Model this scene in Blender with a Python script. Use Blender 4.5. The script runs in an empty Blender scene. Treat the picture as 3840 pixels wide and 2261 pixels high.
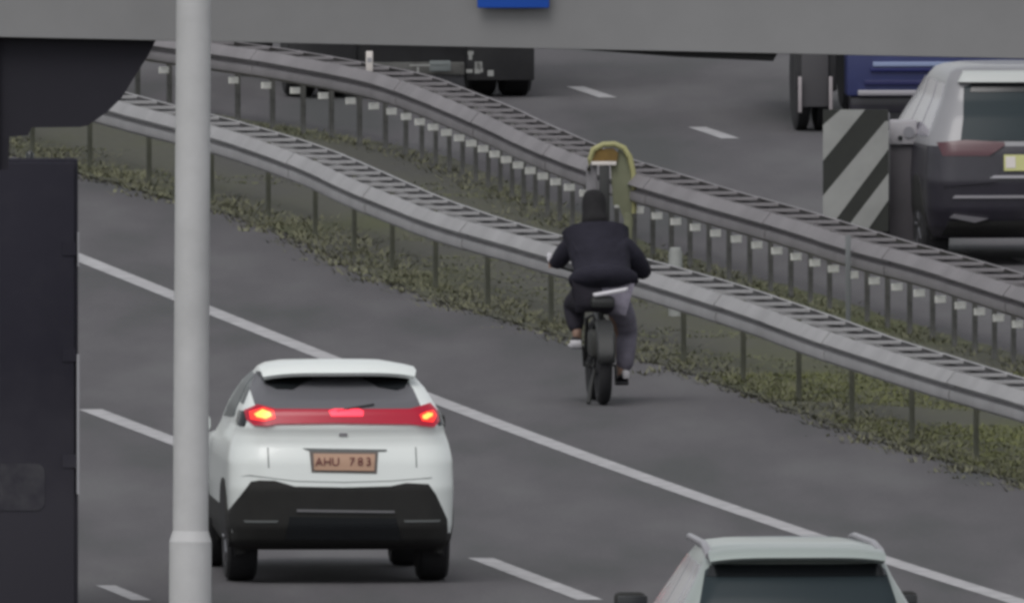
import bpy, bmesh, math, random
from mathutils import Vector, Matrix
random.seed(7)
R = math.radians
SC = bpy.context.scene
COL = SC.collection
# ------------------------------------------------------------------ camera
FPX = 232800.0                 # focal length in photograph pixels
H = 21.0                       # camera height above the road
CY = -480.0
TP = (1130.5 + 7995.0) / FPX
cam = bpy.data.cameras.new('camera'); camo = bpy.data.objects.new('camera', cam); COL.objects.link(camo)
cam.sensor_width = 36.0; cam.lens = 36.0 * FPX / 3840.0
cam.clip_start = 1.0; cam.clip_end = 12000.0
camo.location = (0, CY, H); camo.rotation_euler = (R(90) - math.atan(TP), 0, 0)
SC.camera = camo
# ------------------------------------------------------------------ overcast light
world = bpy.data.worlds.new('World'); SC.world = world; world.use_nodes = True
wn = world.node_tree; wn.nodes.clear()
wo = wn.nodes.new('ShaderNodeOutputWorld'); bg = wn.nodes.new('ShaderNodeBackground')
sky = wn.nodes.new('ShaderNodeTexSky'); sky.sky_type = 'NISHITA'; sky.sun_disc = False
sky.sun_elevation = R(55); sky.sun_rotation = R(200); sky.air_density = 1.0; sky.dust_density = 2.0
hs = wn.nodes.new('ShaderNodeHueSaturation'); hs.inputs['Saturation'].default_value = 0.16
wn.links.new(sky.outputs[0], hs.inputs['Color']); wn.links.new(hs.outputs[0], bg.inputs[0]); wn.links.new(bg.outputs[0], wo.inputs[0])
bg.inputs[1].default_value = 0.125
sun = bpy.data.lights.new('sun', 'SUN'); suno = bpy.data.objects.new('sun', sun); COL.objects.link(suno)
sun.energy = 1.0; sun.angle = R(35); sun.color = (1.0, 0.97, 0.95)
suno.rotation_euler = (R(35), 0, R(-20)); suno.location = (0, 0, 60)
SC.view_settings.view_transform = 'Standard'; SC.view_settings.look = 'None'
SC.view_settings.exposure = 0.15; SC.view_settings.gamma = 1.0; SC.view_settings.use_curve_mapping = False
SC.render.engine = 'CYCLES'
try: SC.cycles.filter_width = 3.3
except Exception: pass
try: SC.cycles.use_denoising = True
except Exception: pass

# ------------------------------------------------------------------ mapping from the photograph to places
def ray(u, v):
    d = Vector(((u - 1920.0) / FPX, 1.0, (1130.5 - v) / FPX))
    c = 1 / math.sqrt(1 + TP * TP); s = TP * c
    return Vector((d.x, d.y * c + d.z * s, -d.y * s + d.z * c))
def G(u, v, z=0.0):            # the point at height z
    d = ray(u, v); t = (z - H) / d.z
    return Vector((d.x * t, CY + d.y * t, z))
def P(u, v, y):                # the point at depth y
    d = ray(u, v); t = (y - CY) / d.y
    return Vector((d.x * t, y, H + d.z * t))

# ------------------------------------------------------------------ helpers
def mesh_obj(name, verts, faces, mat, parent=None, mi=None, smooth=35, loc=None, rot=None):
    me = bpy.data.meshes.new(name); me.from_pydata([tuple(v) for v in verts], [], faces)
    for m in (mat if isinstance(mat, (list, tuple)) else [mat]): me.materials.append(m)
    if mi:
        for p, i in zip(me.polygons, mi): p.material_index = i
    bm = bmesh.new(); bm.from_mesh(me); bmesh.ops.recalc_face_normals(bm, faces=bm.faces); bm.to_mesh(me); bm.free()
    if smooth:
        me.polygons.foreach_set('use_smooth', [True] * len(me.polygons)); me.set_sharp_from_angle(angle=R(smooth))
    o = bpy.data.objects.new(name, me); COL.objects.link(o)
    if parent: o.parent = parent
    if loc is not None: o.location = loc
    if rot is not None: o.rotation_euler = rot
    return o
def tag(o, label=None, cat=None, group=None, kind=None):
    if label: o['label'] = label
    if cat: o['category'] = cat
    if group: o['group'] = group
    if kind: o['kind'] = kind
    return o
def empty(name, loc, rz=0.0, label=None, cat=None, group=None):
    o = bpy.data.objects.new(name, None); COL.objects.link(o); o.location = loc; o.rotation_euler = (0, 0, rz)
    o.empty_display_size = 0.2
    return tag(o, label, cat, group)
class MB:
    def __init__(s): s.v = []; s.f = []; s.m = []
    def add(s, vs, fs, mi=0):
        b = len(s.v); s.v += [Vector(v) for v in vs]; s.f += [tuple(b + i for i in f) for f in fs]; s.m += [mi] * len(fs); return s
    def box(s, x0, x1, y0, y1, z0, z1, mi=0, bev=0.0):
        if bev <= 0:
            vs = [(x, y, z) for z in (z0, z1) for y in (y0, y1) for x in (x0, x1)]
            return s.add(vs, [(0, 1, 3, 2), (4, 6, 7, 5), (0, 4, 5, 1), (2, 3, 7, 6), (0, 2, 6, 4), (1, 5, 7, 3)], mi)
        bm = bmesh.new(); bmesh.ops.create_cube(bm, size=1)
        for v in bm.verts: v.co = Vector((x0 + (v.co.x + .5) * (x1 - x0), y0 + (v.co.y + .5) * (y1 - y0), z0 + (v.co.z + .5) * (z1 - z0)))
        bmesh.ops.bevel(bm, geom=bm.edges[:], offset=bev, segments=2, affect='EDGES', profile=0.5)
        bm.verts.index_update(); s.add([v.co.copy() for v in bm.verts], [[v.index for v in f.verts] for f in bm.faces], mi); bm.free(); return s
    def tube(s, pts, r, n=10, mi=0, cap=True):
        pts = [Vector(p) for p in pts]; rs = r if isinstance(r, (list, tuple)) else [r] * len(pts)
        rings = []; b = len(s.v); up = Vector((0.0132, 0.021, 1))
        for i, p in enumerate(pts):
            t = (pts[min(i + 1, len(pts) - 1)] - pts[max(i - 1, 0)]).normalized()
            a = t.cross(up)
            if a.length < 0.15: a = t.cross(Vector((1, 0.03, 0)))
            a.normalize(); c = t.cross(a)
            for k in range(n):
                q = 2 * math.pi * k / n; s.v.append(p + (a * math.cos(q) + c * math.sin(q)) * rs[i])
        for i in range(len(pts) - 1):
            for k in range(n):
                s.f.append((b + i * n + k, b + i * n + (k + 1) % n, b + (i + 1) * n + (k + 1) % n, b + (i + 1) * n + k)); s.m.append(mi)
        if cap:
            s.f.append(tuple(b + k for k in range(n))); s.m.append(mi)
            s.f.append(tuple(b + (len(pts) - 1) * n + k for k in range(n))); s.m.append(mi)
        return s
    def lathe_x(s, prof, cx, cy, cz, n=28, mi=0):   # profile (x offset, radius) around the x axis
        b = len(s.v)
        for (dx, r) in prof:
            for k in range(n):
                q = 2 * math.pi * k / n; s.v.append(Vector((cx + dx, cy + r * math.cos(q), cz + r * math.sin(q))))
        for i in range(len(prof) - 1):
            for k in range(n):
                s.f.append((b + i * n + k, b + i * n + (k + 1) % n, b + (i + 1) * n + (k + 1) % n, b + (i + 1) * n + k)); s.m.append(mi)
        s.f.append(tuple(b + k for k in range(n))); s.m.append(mi)
        s.f.append(tuple(b + (len(prof) - 1) * n + k for k in range(n))); s.m.append(mi)
        return s
    def build(s, name, mat, parent=None, smooth=35, loc=None, rot=None):
        return mesh_obj(name, s.v, s.f, mat, parent, s.m, smooth, loc, rot)
def prism(outline, y0, y1):                          # outline in x,z extruded along y
    n = len(outline); m = MB()
    m.add([(x, y0, z) for x, z in outline] + [(x, y1, z) for x, z in outline],
          [tuple(range(n)), tuple(range(2 * n - 1, n - 1, -1))] + [(i, (i + 1) % n, n + (i + 1) % n, n + i) for i in range(n)])
    return m

# ------------------------------------------------------------------ materials
def mat(name, col, rough=0.6, metal=0.0, noise=0.0, scale=3.0, spec=0.5, bump=0.0, bscale=40.0, coat=0.0, col2=None, emit=None, es=0.0, stretch=None, trans=0.0):
    m = bpy.data.materials.new(name); m.use_nodes = True; nt = m.node_tree; b = nt.nodes['Principled BSDF']
    b.inputs['Base Color'].default_value = (*col, 1); b.inputs['Roughness'].default_value = rough
    b.inputs['Metallic'].default_value = metal; b.inputs['Specular IOR Level'].default_value = spec
    b.inputs['Coat Weight'].default_value = coat; b.inputs['Transmission Weight'].default_value = trans
    tc = nt.nodes.new('ShaderNodeTexCoord'); src = tc.outputs['Object']
    if stretch:
        mp = nt.nodes.new('ShaderNodeMapping'); mp.inputs['Scale'].default_value = stretch; nt.links.new(src, mp.inputs[0]); src = mp.outputs[0]
    if noise > 0 or col2:
        n = nt.nodes.new('ShaderNodeTexNoise'); n.inputs['Scale'].default_value = scale; n.inputs['Detail'].default_value = 6; n.inputs['Roughness'].default_value = .6
        nt.links.new(src, n.inputs['Vector'])
        cr = nt.nodes.new('ShaderNodeValToRGB'); cr.color_ramp.elements[0].position = .33; cr.color_ramp.elements[1].position = .67
        c2 = col2 or tuple(c * (1 + noise) for c in col); c1 = col if col2 else tuple(c * (1 - noise) for c in col)
        cr.color_ramp.elements[0].color = (*c1, 1); cr.color_ramp.elements[1].color = (*c2, 1)
        nt.links.new(n.outputs['Fac'], cr.inputs[0]); nt.links.new(cr.outputs[0], b.inputs['Base Color'])
    if bump > 0:
        n2 = nt.nodes.new('ShaderNodeTexNoise'); n2.inputs['Scale'].default_value = bscale; n2.inputs['Detail'].default_value = 5
        nt.links.new(src, n2.inputs['Vector']); bp = nt.nodes.new('ShaderNodeBump'); bp.inputs['Strength'].default_value = bump; bp.inputs['Distance'].default_value = .02
        nt.links.new(n2.outputs['Fac'], bp.inputs['Height']); nt.links.new(bp.outputs[0], b.inputs['Normal'])
    if emit: b.inputs['Emission Color'].default_value = (*emit, 1); b.inputs['Emission Strength'].default_value = es
    return m
def ground_mat(name, c0, c1, c2, scale, fine, ang=-6.0, stretch=(1, .12, 1), bump=.3):
    m = bpy.data.materials.new(name); m.use_nodes = True; nt = m.node_tree; b = nt.nodes['Principled BSDF']; L = nt.links.new
    tc = nt.nodes.new('ShaderNodeTexCoord'); mp = nt.nodes.new('ShaderNodeMapping'); mp.inputs['Rotation'].default_value = (0, 0, R(ang)); mp.inputs['Scale'].default_value = stretch
    L(tc.outputs['Object'], mp.inputs[0])
    n = nt.nodes.new('ShaderNodeTexNoise'); n.inputs['Scale'].default_value = scale; n.inputs['Detail'].default_value = 5; n.inputs['Roughness'].default_value = .55; L(mp.outputs[0], n.inputs[0])
    cr = nt.nodes.new('ShaderNodeValToRGB'); e = cr.color_ramp.elements; e[0].position = .35; e[1].position = .66; e[0].color = (*c0, 1); e[1].color = (*c2, 1)
    k = e.new(.5); k.color = (*c1, 1); L(n.outputs['Fac'], cr.inputs[0])
    f = nt.nodes.new('ShaderNodeTexNoise'); f.inputs['Scale'].default_value = fine; f.inputs['Detail'].default_value = 3; L(tc.outputs['Object'], f.inputs[0])
    mr = nt.nodes.new('ShaderNodeMapRange'); mr.inputs[1].default_value = .3; mr.inputs[2].default_value = .7; mr.inputs[3].default_value = .86; mr.inputs[4].default_value = 1.14; L(f.outputs['Fac'], mr.inputs[0])
    mx = nt.nodes.new('ShaderNodeVectorMath'); mx.operation = 'SCALE'; L(cr.outputs[0], mx.inputs[0]); L(mr.outputs[0], mx.inputs['Scale']); L(mx.outputs[0], b.inputs['Base Color'])
    b.inputs['Roughness'].default_value = .9; b.inputs['Specular IOR Level'].default_value = .2
    bp = nt.nodes.new('ShaderNodeBump'); bp.inputs['Strength'].default_value = bump; bp.inputs['Distance'].default_value = .01; L(f.outputs['Fac'], bp.inputs['Height']); L(bp.outputs[0], b.inputs['Normal'])
    return m
M = dict(
    asphalt=ground_mat('asphalt', (.076, .078, .079), (.099, .095, .101), (.122, .120, .124), .7, 30),
    soil=ground_mat('median_soil', (.076, .075, .070), (.084, .085, .066), (.084, .092, .042), .4, 12, stretch=(1, .16, 1)),
    grass=mat('grass_blades', (.150, .158, .090), .9, noise=.15, scale=.5, spec=.15),
    grass_dry=mat('dry_grass', (.155, .165, .072), .9, noise=.16, scale=.5, spec=.15),
    grass_dark=mat('dark_weeds', (.098, .098, .080), .95, noise=.3, scale=2, spec=.1),
    paint=mat('road_paint', (.37, .365, .375), .75, noise=.24, scale=4),
    steel=mat('galvanised_steel', (.325, .32, .325), .62, .15, noise=.12, scale=1.3, bump=.1),
    steel_dull=mat('weathered_steel', (.215, .203, .212), .7, .1, noise=.15, scale=1.0, bump=.1),
    post=mat('rail_post_steel', (.105, .105, .10), .85, noise=.3, scale=6),
    post_green=mat('lichen_covered_post', (.085, .088, .066), .9, noise=.2, scale=6),
    white_face=mat('white_block_face', (.78, .78, .74), .5, noise=.1, scale=20),
    beam=mat('painted_gantry_steel', (.205, .205, .208), .75, noise=.11, scale=.5),
    under=mat('dark_underside', (.022, .022, .024), .8),
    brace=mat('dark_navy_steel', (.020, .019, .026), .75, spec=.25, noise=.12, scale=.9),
    blue=mat('blue_sign_face', (.008, .075, .42), .5),
    pole=mat('lamp_post_paint', (.47, .47, .475), .6, noise=.10, scale=1.8),
    lorry=mat('dark_navy_panel', (.0155, .0145, .0235), .7, spec=.25, noise=.12, scale=.8),
    lorry_print=mat('faded_grey_print', (.020, .019, .028), .85, scale=6, col2=(.046, .045, .052)),
    trim=mat('grey_trim', (.30, .30, .32), .5),
    rubber=mat('tyre_rubber', (.016, .016, .018), .85, noise=.2, scale=10),
    rim=mat('alloy_rim', (.25, .25, .27), .4, .6),
    white=mat('white_car_paint', (.76, .80, .78), .35, coat=.4),
    black=mat('black_bumper_plastic', (.024, .024, .023), .7, spec=.3, noise=.1, scale=6),
    gloss_black=mat('gloss_black', (.012, .014, .016), .25),
    glass=mat('sky_grey_glass', (.125, .125, .136), .25, spec=.4),  # grey base colour stands in for the reflected sky
    glass_dark=mat('dark_glass', (.026, .036, .041), .3, spec=.12),
    glass_side=mat('sky_pale_glass', (.27, .26, .30), .1, spec=1.0),  # pale lavender sky reflection put into the base colour
    seam=mat('panel_gap', (.13, .14, .14), .8),
    lens=mat('red_lens', (.16, .005, .012), .3, emit=(.60, .004, .045), es=.36),
    lens_mid=mat('lit_centre_lamp', (.6, .05, .08), .3, emit=(1, .025, .06), es=1.35),
    lens_red=mat('lit_red_lamp', (.6, .03, .03), .3, emit=(1, .03, .015), es=1.2),
    lens_hot=mat('lit_orange_lamp', (.9, .4, .1), .3, emit=(1, .42, .07), es=1.5),
    lens_off=mat('unlit_tail_lamp', (.075, .026, .034), .3),
    plate=mat('reddish_white_plate', (.46, .29, .20), .5),
    plate_txt=mat('plate_characters', (.17, .05, .05), .6),
    plate_y=mat('yellow_plate', (.50, .50, .22), .5),
    plate_w=mat('pale_plate', (.62, .58, .55), .5),
    silver=mat('pale_green_silver_paint', (.31, .35, .335), .4, coat=.4),
    silver2=mat('silver_paint', (.225, .225, .237), .4, coat=.3),
    darkbody=mat('dark_lower_body', (.020, .018, .027), .4, noise=.15, scale=3, coat=.2),
    chrome=mat('pale_trim', (.33, .32, .345), .35, .3),
    bluebody=mat('blue_truck_paint', (.028, .036, .115), .5, noise=.1, scale=3),
    bluelight=mat('pale_blue_strip', (.22, .27, .42), .5),
    truck=mat('dark_chassis', (.024, .024, .026), .7, noise=.2, scale=4),
    board_w=mat('board_pale_stripe', (.27, .275, .265), .6, noise=.1, scale=3),
    board_b=mat('board_dark_stripe', (.018, .020, .017), .7, noise=.15, scale=5),
    yellow=mat('faded_yellow_paint', (.30, .29, .135), .6, noise=.15, scale=6),
    palegreen=mat('faded_yellow_green_paint', (.15, .158, .10), .7, noise=.15, scale=4),
    orange=mat('orange_brown_panel', (.14, .085, .018), .7, noise=.35, scale=6),
    jacket=mat('dark_navy_jacket', (.022, .021, .031), .9, spec=.2, noise=.2, scale=5, bump=1.0, bscale=9),
    hood=mat('dark_hair_and_hood', (.020, .0195, .021), .9, spec=.2, noise=.15, scale=20),
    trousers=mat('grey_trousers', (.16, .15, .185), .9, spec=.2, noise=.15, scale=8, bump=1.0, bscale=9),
    trousers_d=mat('dark_left_trousers', (.027, .025, .033), .9, spec=.2, noise=.1, scale=8),
    shirt=mat('white_hem', (.60, .59, .62), .8),
    skin=mat('skin', (.24, .15, .11), .6),
    shoe=mat('dark_shoe', (.018, .018, .022), .7),
    shoe_w=mat('white_shoe_side', (.55, .54, .56), .6),
    bike=mat('black_bike_paint', (.022, .023, .023), .55),
)
def road_dirt(m, z0, z1, col):                                       # mottled road spray, thickest low down on the doors
    nt = m.node_tree; b = nt.nodes['Principled BSDF']; L = nt.links.new; src = b.inputs['Base Color'].links[0].from_socket
    tc = nt.nodes.new('ShaderNodeTexCoord'); sp_ = nt.nodes.new('ShaderNodeSeparateXYZ'); L(tc.outputs['Object'], sp_.inputs[0])
    mr = nt.nodes.new('ShaderNodeMapRange'); mr.inputs[1].default_value = z0; mr.inputs[2].default_value = z1; mr.inputs[3].default_value = .75; mr.inputs[4].default_value = -.35; L(sp_.outputs['Z'], mr.inputs[0])
    n = nt.nodes.new('ShaderNodeTexNoise'); n.inputs['Scale'].default_value = 5; n.inputs['Detail'].default_value = 4; L(tc.outputs['Object'], n.inputs['Vector'])
    ad = nt.nodes.new('ShaderNodeMath'); ad.operation = 'MULTIPLY_ADD'; ad.use_clamp = True; L(n.outputs['Fac'], ad.inputs[0]); ad.inputs[1].default_value = .7; L(mr.outputs[0], ad.inputs[2])
    mx = nt.nodes.new('ShaderNodeMix'); mx.data_type = 'RGBA'; L(ad.outputs[0], mx.inputs[0]); L(src, mx.inputs[6]); mx.inputs[7].default_value = (*col, 1); L(mx.outputs[2], b.inputs['Base Color'])
road_dirt(M['lorry'], .9, 2.3, (.040, .038, .048))
# ------------------------------------------------------------------ road lines as curves in the world
def curve(pts, z, deg=3):
    """least squares polynomial x(y) through photograph points, linear beyond them"""
    import numpy as np
    w = [G(u, v, z) for u, v in pts]; ys = np.array([p.y for p in w]); xs = np.array([p.x for p in w])
    c = np.polyfit(ys / 50.0, xs, deg); y0, y1 = ys.min(), ys.max(); d = np.polyder(c)
    def f(y):
        if y < y0: return float(np.polyval(c, y0 / 50) + np.polyval(d, y0 / 50) / 50 * (y - y0) * .8)
        if y > y1: return float(np.polyval(c, y1 / 50) + np.polyval(d, y1 / 50) / 50 * (y - y1))
        return float(np.polyval(c, y / 50))
    return f
S = 1.524
def curve_s(pts, z, rad=2.2):
    """piecewise line through photograph points, smoothed over a few metres: rails are slightly uneven"""
    w = sorted([(G(u, v, z).y, G(u, v, z).x) for u, v in pts]); k = []
    for y, x in w:
        if not k or y > k[-1][0] + .4: k.append((y, x))
    n0 = 3
    sl0 = (k[n0][1] - k[0][1]) / (k[n0][0] - k[0][0]); sl1 = (k[-1][1] - k[-4][1]) / (k[-1][0] - k[-4][0])
    def raw(y):
        if y <= k[0][0]: return k[0][1] + sl0 * (y - k[0][0])
        if y >= k[-1][0]: return k[-1][1] + sl1 * (y - k[-1][0])
        for a, b in zip(k, k[1:]):
            if y <= b[0]: return a[1] + (b[1] - a[1]) * (y - a[0]) / (b[0] - a[0])
    memo = {}
    def f(y):
        q = round(y, 3)
        if q not in memo:
            t = 0; ws = 0
            for i in range(-6, 7): wt = math.exp(-(i / 3.2) ** 2); t += wt * raw(y + i * rad / 3); ws += wt
            memo[q] = t / ws
        return memo[q]
    return f
def D(l): return [(a * S, b * S) for a, b in l]
near_top = curve_s(D([(290, 250), (428, 285), (520, 308), (640, 345), (760, 390), (860, 438), (960, 480), (1060, 518), (1160, 550), (1260, 575), (1360, 605), (1600, 668), (1760, 718), (1900, 765), (2040, 818), (2200, 868), (2360, 918), (2520, 962)]), .75)
far_top = curve_s([(797, 168), (1023, 189), (1088, 215), (1239, 238), (1400, 262), (1731, 391), (1947, 492), (2162, 585), (2438, 668), (2591, 716), (2820, 777), (3048, 846), (3231, 907), (3429, 953), (3658, 1024), (3840, 1085)], .75)
edge_line = curve([(312, 971), (652, 1120), (788, 1166), (1219, 1329), (1592, 1486), (2133, 1692), (2591, 1856), (3063, 2009), (3322, 2103), (3825, 2259)], 0, 3)
lane2 = curve([(330, 1536), (655, 1651), (1775, 2093), (2233, 2250), (1210, 1868)], 0, 1)
lane3 = curve([(389, 2197), (540, 2250)], 0, 1)
lane3 = (lambda y, s=(lane2(20) - lane2(0)) / 20, p=G(460, 2222): p.x + s * (y - p.y))
far_lane = curve([(2164, 328), (2294, 373), (2591, 480), (2751, 518)], 0, 1)
XN = lambda y: near_top(y)                # front line of the near guardrail
XF = lambda y: far_top(y)
W = .42
Y0, Y1 = -250.0, 900.0
def ys(a, b, st):
    n = max(1, int(round((b - a) / st))); return [a + (b - a) * i / n for i in range(n + 1)]
def strip(name, fl, fr, z, m, a=Y0, b=Y1, st=3.0, parent=None, nx=1, jit=0, thick=0):
    vs = []; fs = []; Y = ys(a, b, st)
    for y in Y:
        l, r = fl(y), fr(y)
        for i in range(nx + 1): vs.append((l + (r - l) * i / nx + (random.uniform(-jit, jit) if jit and i in (0, nx) else 0), y, z))
    k = nx + 1
    for j in range(len(Y) - 1):
        for i in range(nx): fs.append((j * k + i, j * k + i + 1, (j + 1) * k + i + 1, (j + 1) * k + i))
    return mesh_obj(name, vs, fs, m, parent, smooth=0)
# ground and carriageways
gs = 4000.0
tag(mesh_obj('ground', [(-gs, -gs / 2, -.02), (gs, -gs / 2, -.02), (gs, gs * 2, -.02), (-gs, gs * 2, -.02)], [(0, 1, 2, 3)], M['soil'], smooth=0), 'grey green grassy ground either side of the motorway', kind='structure')
road = tag(strip('carriageway', lambda y: lane3(y) - 4.0, lambda y: XN(y) + .02, 0.0, M['asphalt'], st=2.0), 'near grey asphalt carriageway with its hard shoulder', kind='structure')
road2 = tag(strip('far_carriageway', lambda y: XF(y) + W + .05, lambda y: XF(y) + W + 15, 0.0, M['asphalt'], st=2.0), 'grey asphalt carriageway beyond the guardrails', kind='structure')
tag(strip('median_strip', lambda y: XN(y) - .02, lambda y: XF(y) + W + .1, .012, M['soil'], a=-120, b=300, st=1.0, nx=1, jit=.05), 'grey green soil strip under and between the guardrails', kind='structure')
def line(name, f, w, a, b, z=.005, parent=road, st=1.0):
    return strip(name, lambda y: f(y) - w / 2, lambda y: f(y) + w / 2, z, M['paint'], a, b, st, parent)
line('edge_line', edge_line, .20, -200, 400)
def dashes(f, w, starts, ln, parent):
    for y in starts: line('lane_dash', f, w, y, y + ln, parent=parent)
gap = abs(G(330, 1536).y - G(1775, 2093).y); a2 = G(2233, 2250).y; l2 = G(1775, 2093).y - a2
dashes(lane2, .20, [a2 + gap * k for k in range(-4, 8)], l2, road)
a3 = G(545, 2251).y; dashes(lane3, .15, [a3 + gap / 3 * k for k in [0]] + [a3 - gap + 1, a3 + gap - 1, a3 + 2 * gap], 2.6, road)
af = G(2751, 522).y; lf = G(2591, 479).y - af; gf = G(2164, 328).y - G(2591, 480).y
dashes(far_lane, .17, [af + gf * k for k in (-6, -5, -4, -3, 0, 1, 2, 3, 4)], lf, road2)

# ------------------------------------------------------------------ guardrails
PROF = [(.000, .752), (.014, .756), (.076, .678), (.084, .664), (.012, .652), (.008, .622), (.060, .602), (.068, .565), (.062, .528), (.020, .500), (.004, .500)]
def rail_section(f, side, y0, y1, off, m, parent, z=0.0, lap=0.0):
    vs = []; fs = []; Y = ys(y0, y1, .8); n = len(PROF)
    for y in Y:
        e = 0.002 * random.random()
        for (o, zz) in PROF: vs.append((f(y) + off + side * (o + lap), y, zz + z))
        for (o, zz) in reversed(PROF): vs.append((f(y) + off + side * (o + lap - .006), y, zz + z - .001))
    k = 2 * n
    for j in range(len(Y) - 1):
        for i in range(k): fs.append((j * k + i, j * k + (i + 1) % k, (j + 1) * k + (i + 1) % k, (j + 1) * k + i))
    for e0 in (0, (len(Y) - 1) * k): fs += [(e0 + i, e0 + i + 1, e0 + k - 2 - i, e0 + k - 1 - i) for i in range(n - 1)]
    return mesh_obj('rail_section', vs, fs, m, parent, smooth=30)
def heading(f, y): return math.atan2(-(f(y + 1) - f(y - 1)) / 2, 1)
def guardrail(f, label, m, ya, yb, post_every, has_blocks, cat='guardrail'):
    root = empty('guardrail', (0, 0, 0), 0, label, cat, 'steel guardrails along the median')
    L = 4.0; y = ya; i = 0
    while y < yb:
        dz = 0.0
        rail_section(f, -1, y, y + L + .22, 0.0, m, root, dz, .010 * (i % 2)); rail_section(f, 1, y, y + L + .22, W, m, root, -.018, .010 * (i % 2))
        y += L; i += 1
    rung = None; yy = ya
    while yy < yb:
        if rung is None:
            rung = MB().box(0.02, W - .02, -.05, .05, .715, .737).build('spacer', m, root, smooth=0); rung0 = rung
        else: rung = rung0.copy(); COL.objects.link(rung)
        rung.location = (f(yy), yy, 0); rung.rotation_euler = (0, 0, heading(f, yy)); yy += 1.333
    post0 = None; yy = ya + .4
    while yy < yb:
        if post0 is None:
            post0 = MB().box(W / 2 - .018, W / 2 + .018, -.045, .045, -.3, .69, 0, .006).build('post', M['post'] if has_blocks else M['post_green'], root, smooth=0); o = post0
        else: o = post0.copy(); COL.objects.link(o)
        o.location = (f(yy), yy, 0); o.rotation_euler = (0, 0, heading(f, yy)); yy += post_every
    if has_blocks:  # small plain white blocks below the beam, midway between posts
        r0 = None; yy = ya + .4 - .666
        while yy < yb:
            if r0 is None:
                r0 = MB().box(-.045, .050, .0, .02, .405, .468, 0, .006).build('white_block', M['white_face'], root, smooth=0); o = r0
            else: o = r0.copy(); COL.objects.link(o)
            o.location = (f(yy), yy, 0); o.rotation_euler = (0, 0, heading(f, yy)); yy += 1.333
    return root
guardrail(XN, 'nearer double sided steel guardrail, passing behind the cyclist', M['steel'], -30, 130, 4.0, False)
gr2 = guardrail(XF, 'farther double sided steel guardrail with a row of small white blocks under it', M['steel_dull'], -20, 165, 1.333, True)

# ------------------------------------------------------------------ grass, one object per kind of growth
def tufts(name, n, pick, m, label, h=(.012, .04), spread=.09, blades=7):
    vs = []; fs = []
    for _ in range(n):
        p = pick()
        if p is None: continue
        hh = random.uniform(*h)
        for b in range(blades):
            a = random.uniform(0, 6.283); r = random.uniform(0, spread); x = p[0] + r * math.cos(a); y = p[1] + r * math.sin(a)
            l = hh * random.uniform(.5, 1.1); wd = .006 + .008 * random.random(); c, s_ = math.cos(a + 1.57) * wd, math.sin(a + 1.57) * wd
            tl = l * random.uniform(.6, 2.2); k = len(vs)
            vs += [(x - c, y - s_, .0), (x + c, y + s_, .0), (x + tl * math.cos(a), y + tl * math.sin(a), l)]; fs.append((k, k + 1, k + 2))
    o = mesh_obj(name, vs, fs, m, smooth=0); return tag(o, label, 'grass', kind='stuff')
def green(y, t):                                                     # patchy growth along the strip
    return .5 + .5 * math.sin(y * .21 + 1.3) * math.cos(y * .083 + t * 2.1) + .25 * math.sin(y * .9 + t * 5)
def pick_strip(f0, f1, a, b, thr, sgn=1):
    def pk():
        for _ in range(12):
            y = random.uniform(a, b); t = random.random()
            if sgn * (green(y, t) - thr) > 0: return (f0(y) + (f1(y) - f0(y)) * t, y)
        return None
    return pk
fl = lambda y: XN(y) + .05; fr = lambda y: XF(y) + W
tufts('grass', 26000, pick_strip(fl, fr, -15, 40, .02), M['grass_dry'], 'olive green short grass between the guardrails, nearest stretch')
tufts('grass', 6500, pick_strip(fl, fr, -15, 115, .6), M['grass'], 'darker green grass patches scattered along the median')
M['tall'] = mat('tall_verge_grass', (.175, .175, .115), .9, noise=.12, scale=.5, spec=.1)
tufts('tall_grass', 2600, lambda: (lambda y: (XN(y) + W / 2 + random.gauss(0.02, .20), y))(random.uniform(-15, 110)), M['tall'], 'pale olive grass growing round the posts of the nearer guardrail', (.02, .07), .22, 9)
tufts('tall_grass', 1300, lambda: (lambda y: (XF(y) + W / 2 + random.gauss(0, .12), y))(random.uniform(-10, 120)), M['tall'], 'pale olive grass growing round the posts of the farther guardrail', (.02, .07), .2, 8)
tufts('weeds', 1100, lambda: (lambda y: (XN(y) - .03 + random.gauss(0, .05) + .05 * math.sin(y * 1.7), y))(random.uniform(-15, 110)), M['grass_dark'], 'dark ragged weeds along the edge of the asphalt', (.01, .035), .12)

# ------------------------------------------------------------------ gantry across the top
gy = -30.0
pl, pr = P(0, 141, gy), P(3840, 222, gy)
slope = (pr.z - pl.z) / (pr.x - pl.x)
gz = lambda x: pl.z + slope * (x - pl.x)
gant = empty('overhead_gantry', (0, gy, 0), 0, 'wide grey beam spanning the motorway across the top of the photo', 'gantry')
xa, xb = P(-420, 0, gy).x, 17.0
def sbox(x0, x1, y0, y1, d0, d1, name, m, parent):                  # a box that follows the beam's slope
    vs = [(x, y, gz(x) + d) for d in (d0, d1) for y in (y0, y1) for x in (x0, x1)]
    return mesh_obj(name, vs, [(0, 1, 3, 2), (4, 6, 7, 5), (0, 4, 5, 1), (2, 3, 7, 6), (0, 2, 6, 4), (1, 5, 7, 3)], m, parent, smooth=0)
sbox(xa, xb, .02, .9, 0.0, 1.6, 'beam_core', M['beam'], gant)
x = xa
while x < xb - .1:
    x2 = min(x + 2.5, xb); sbox(x + .0002, x2 - .0002, .0, .018, 0.004, 1.6, 'fascia_panel', M['beam'], gant); x = x2
ru, rv = P(2180, 0, gy).x, P(2915, 0, gy).x
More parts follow.
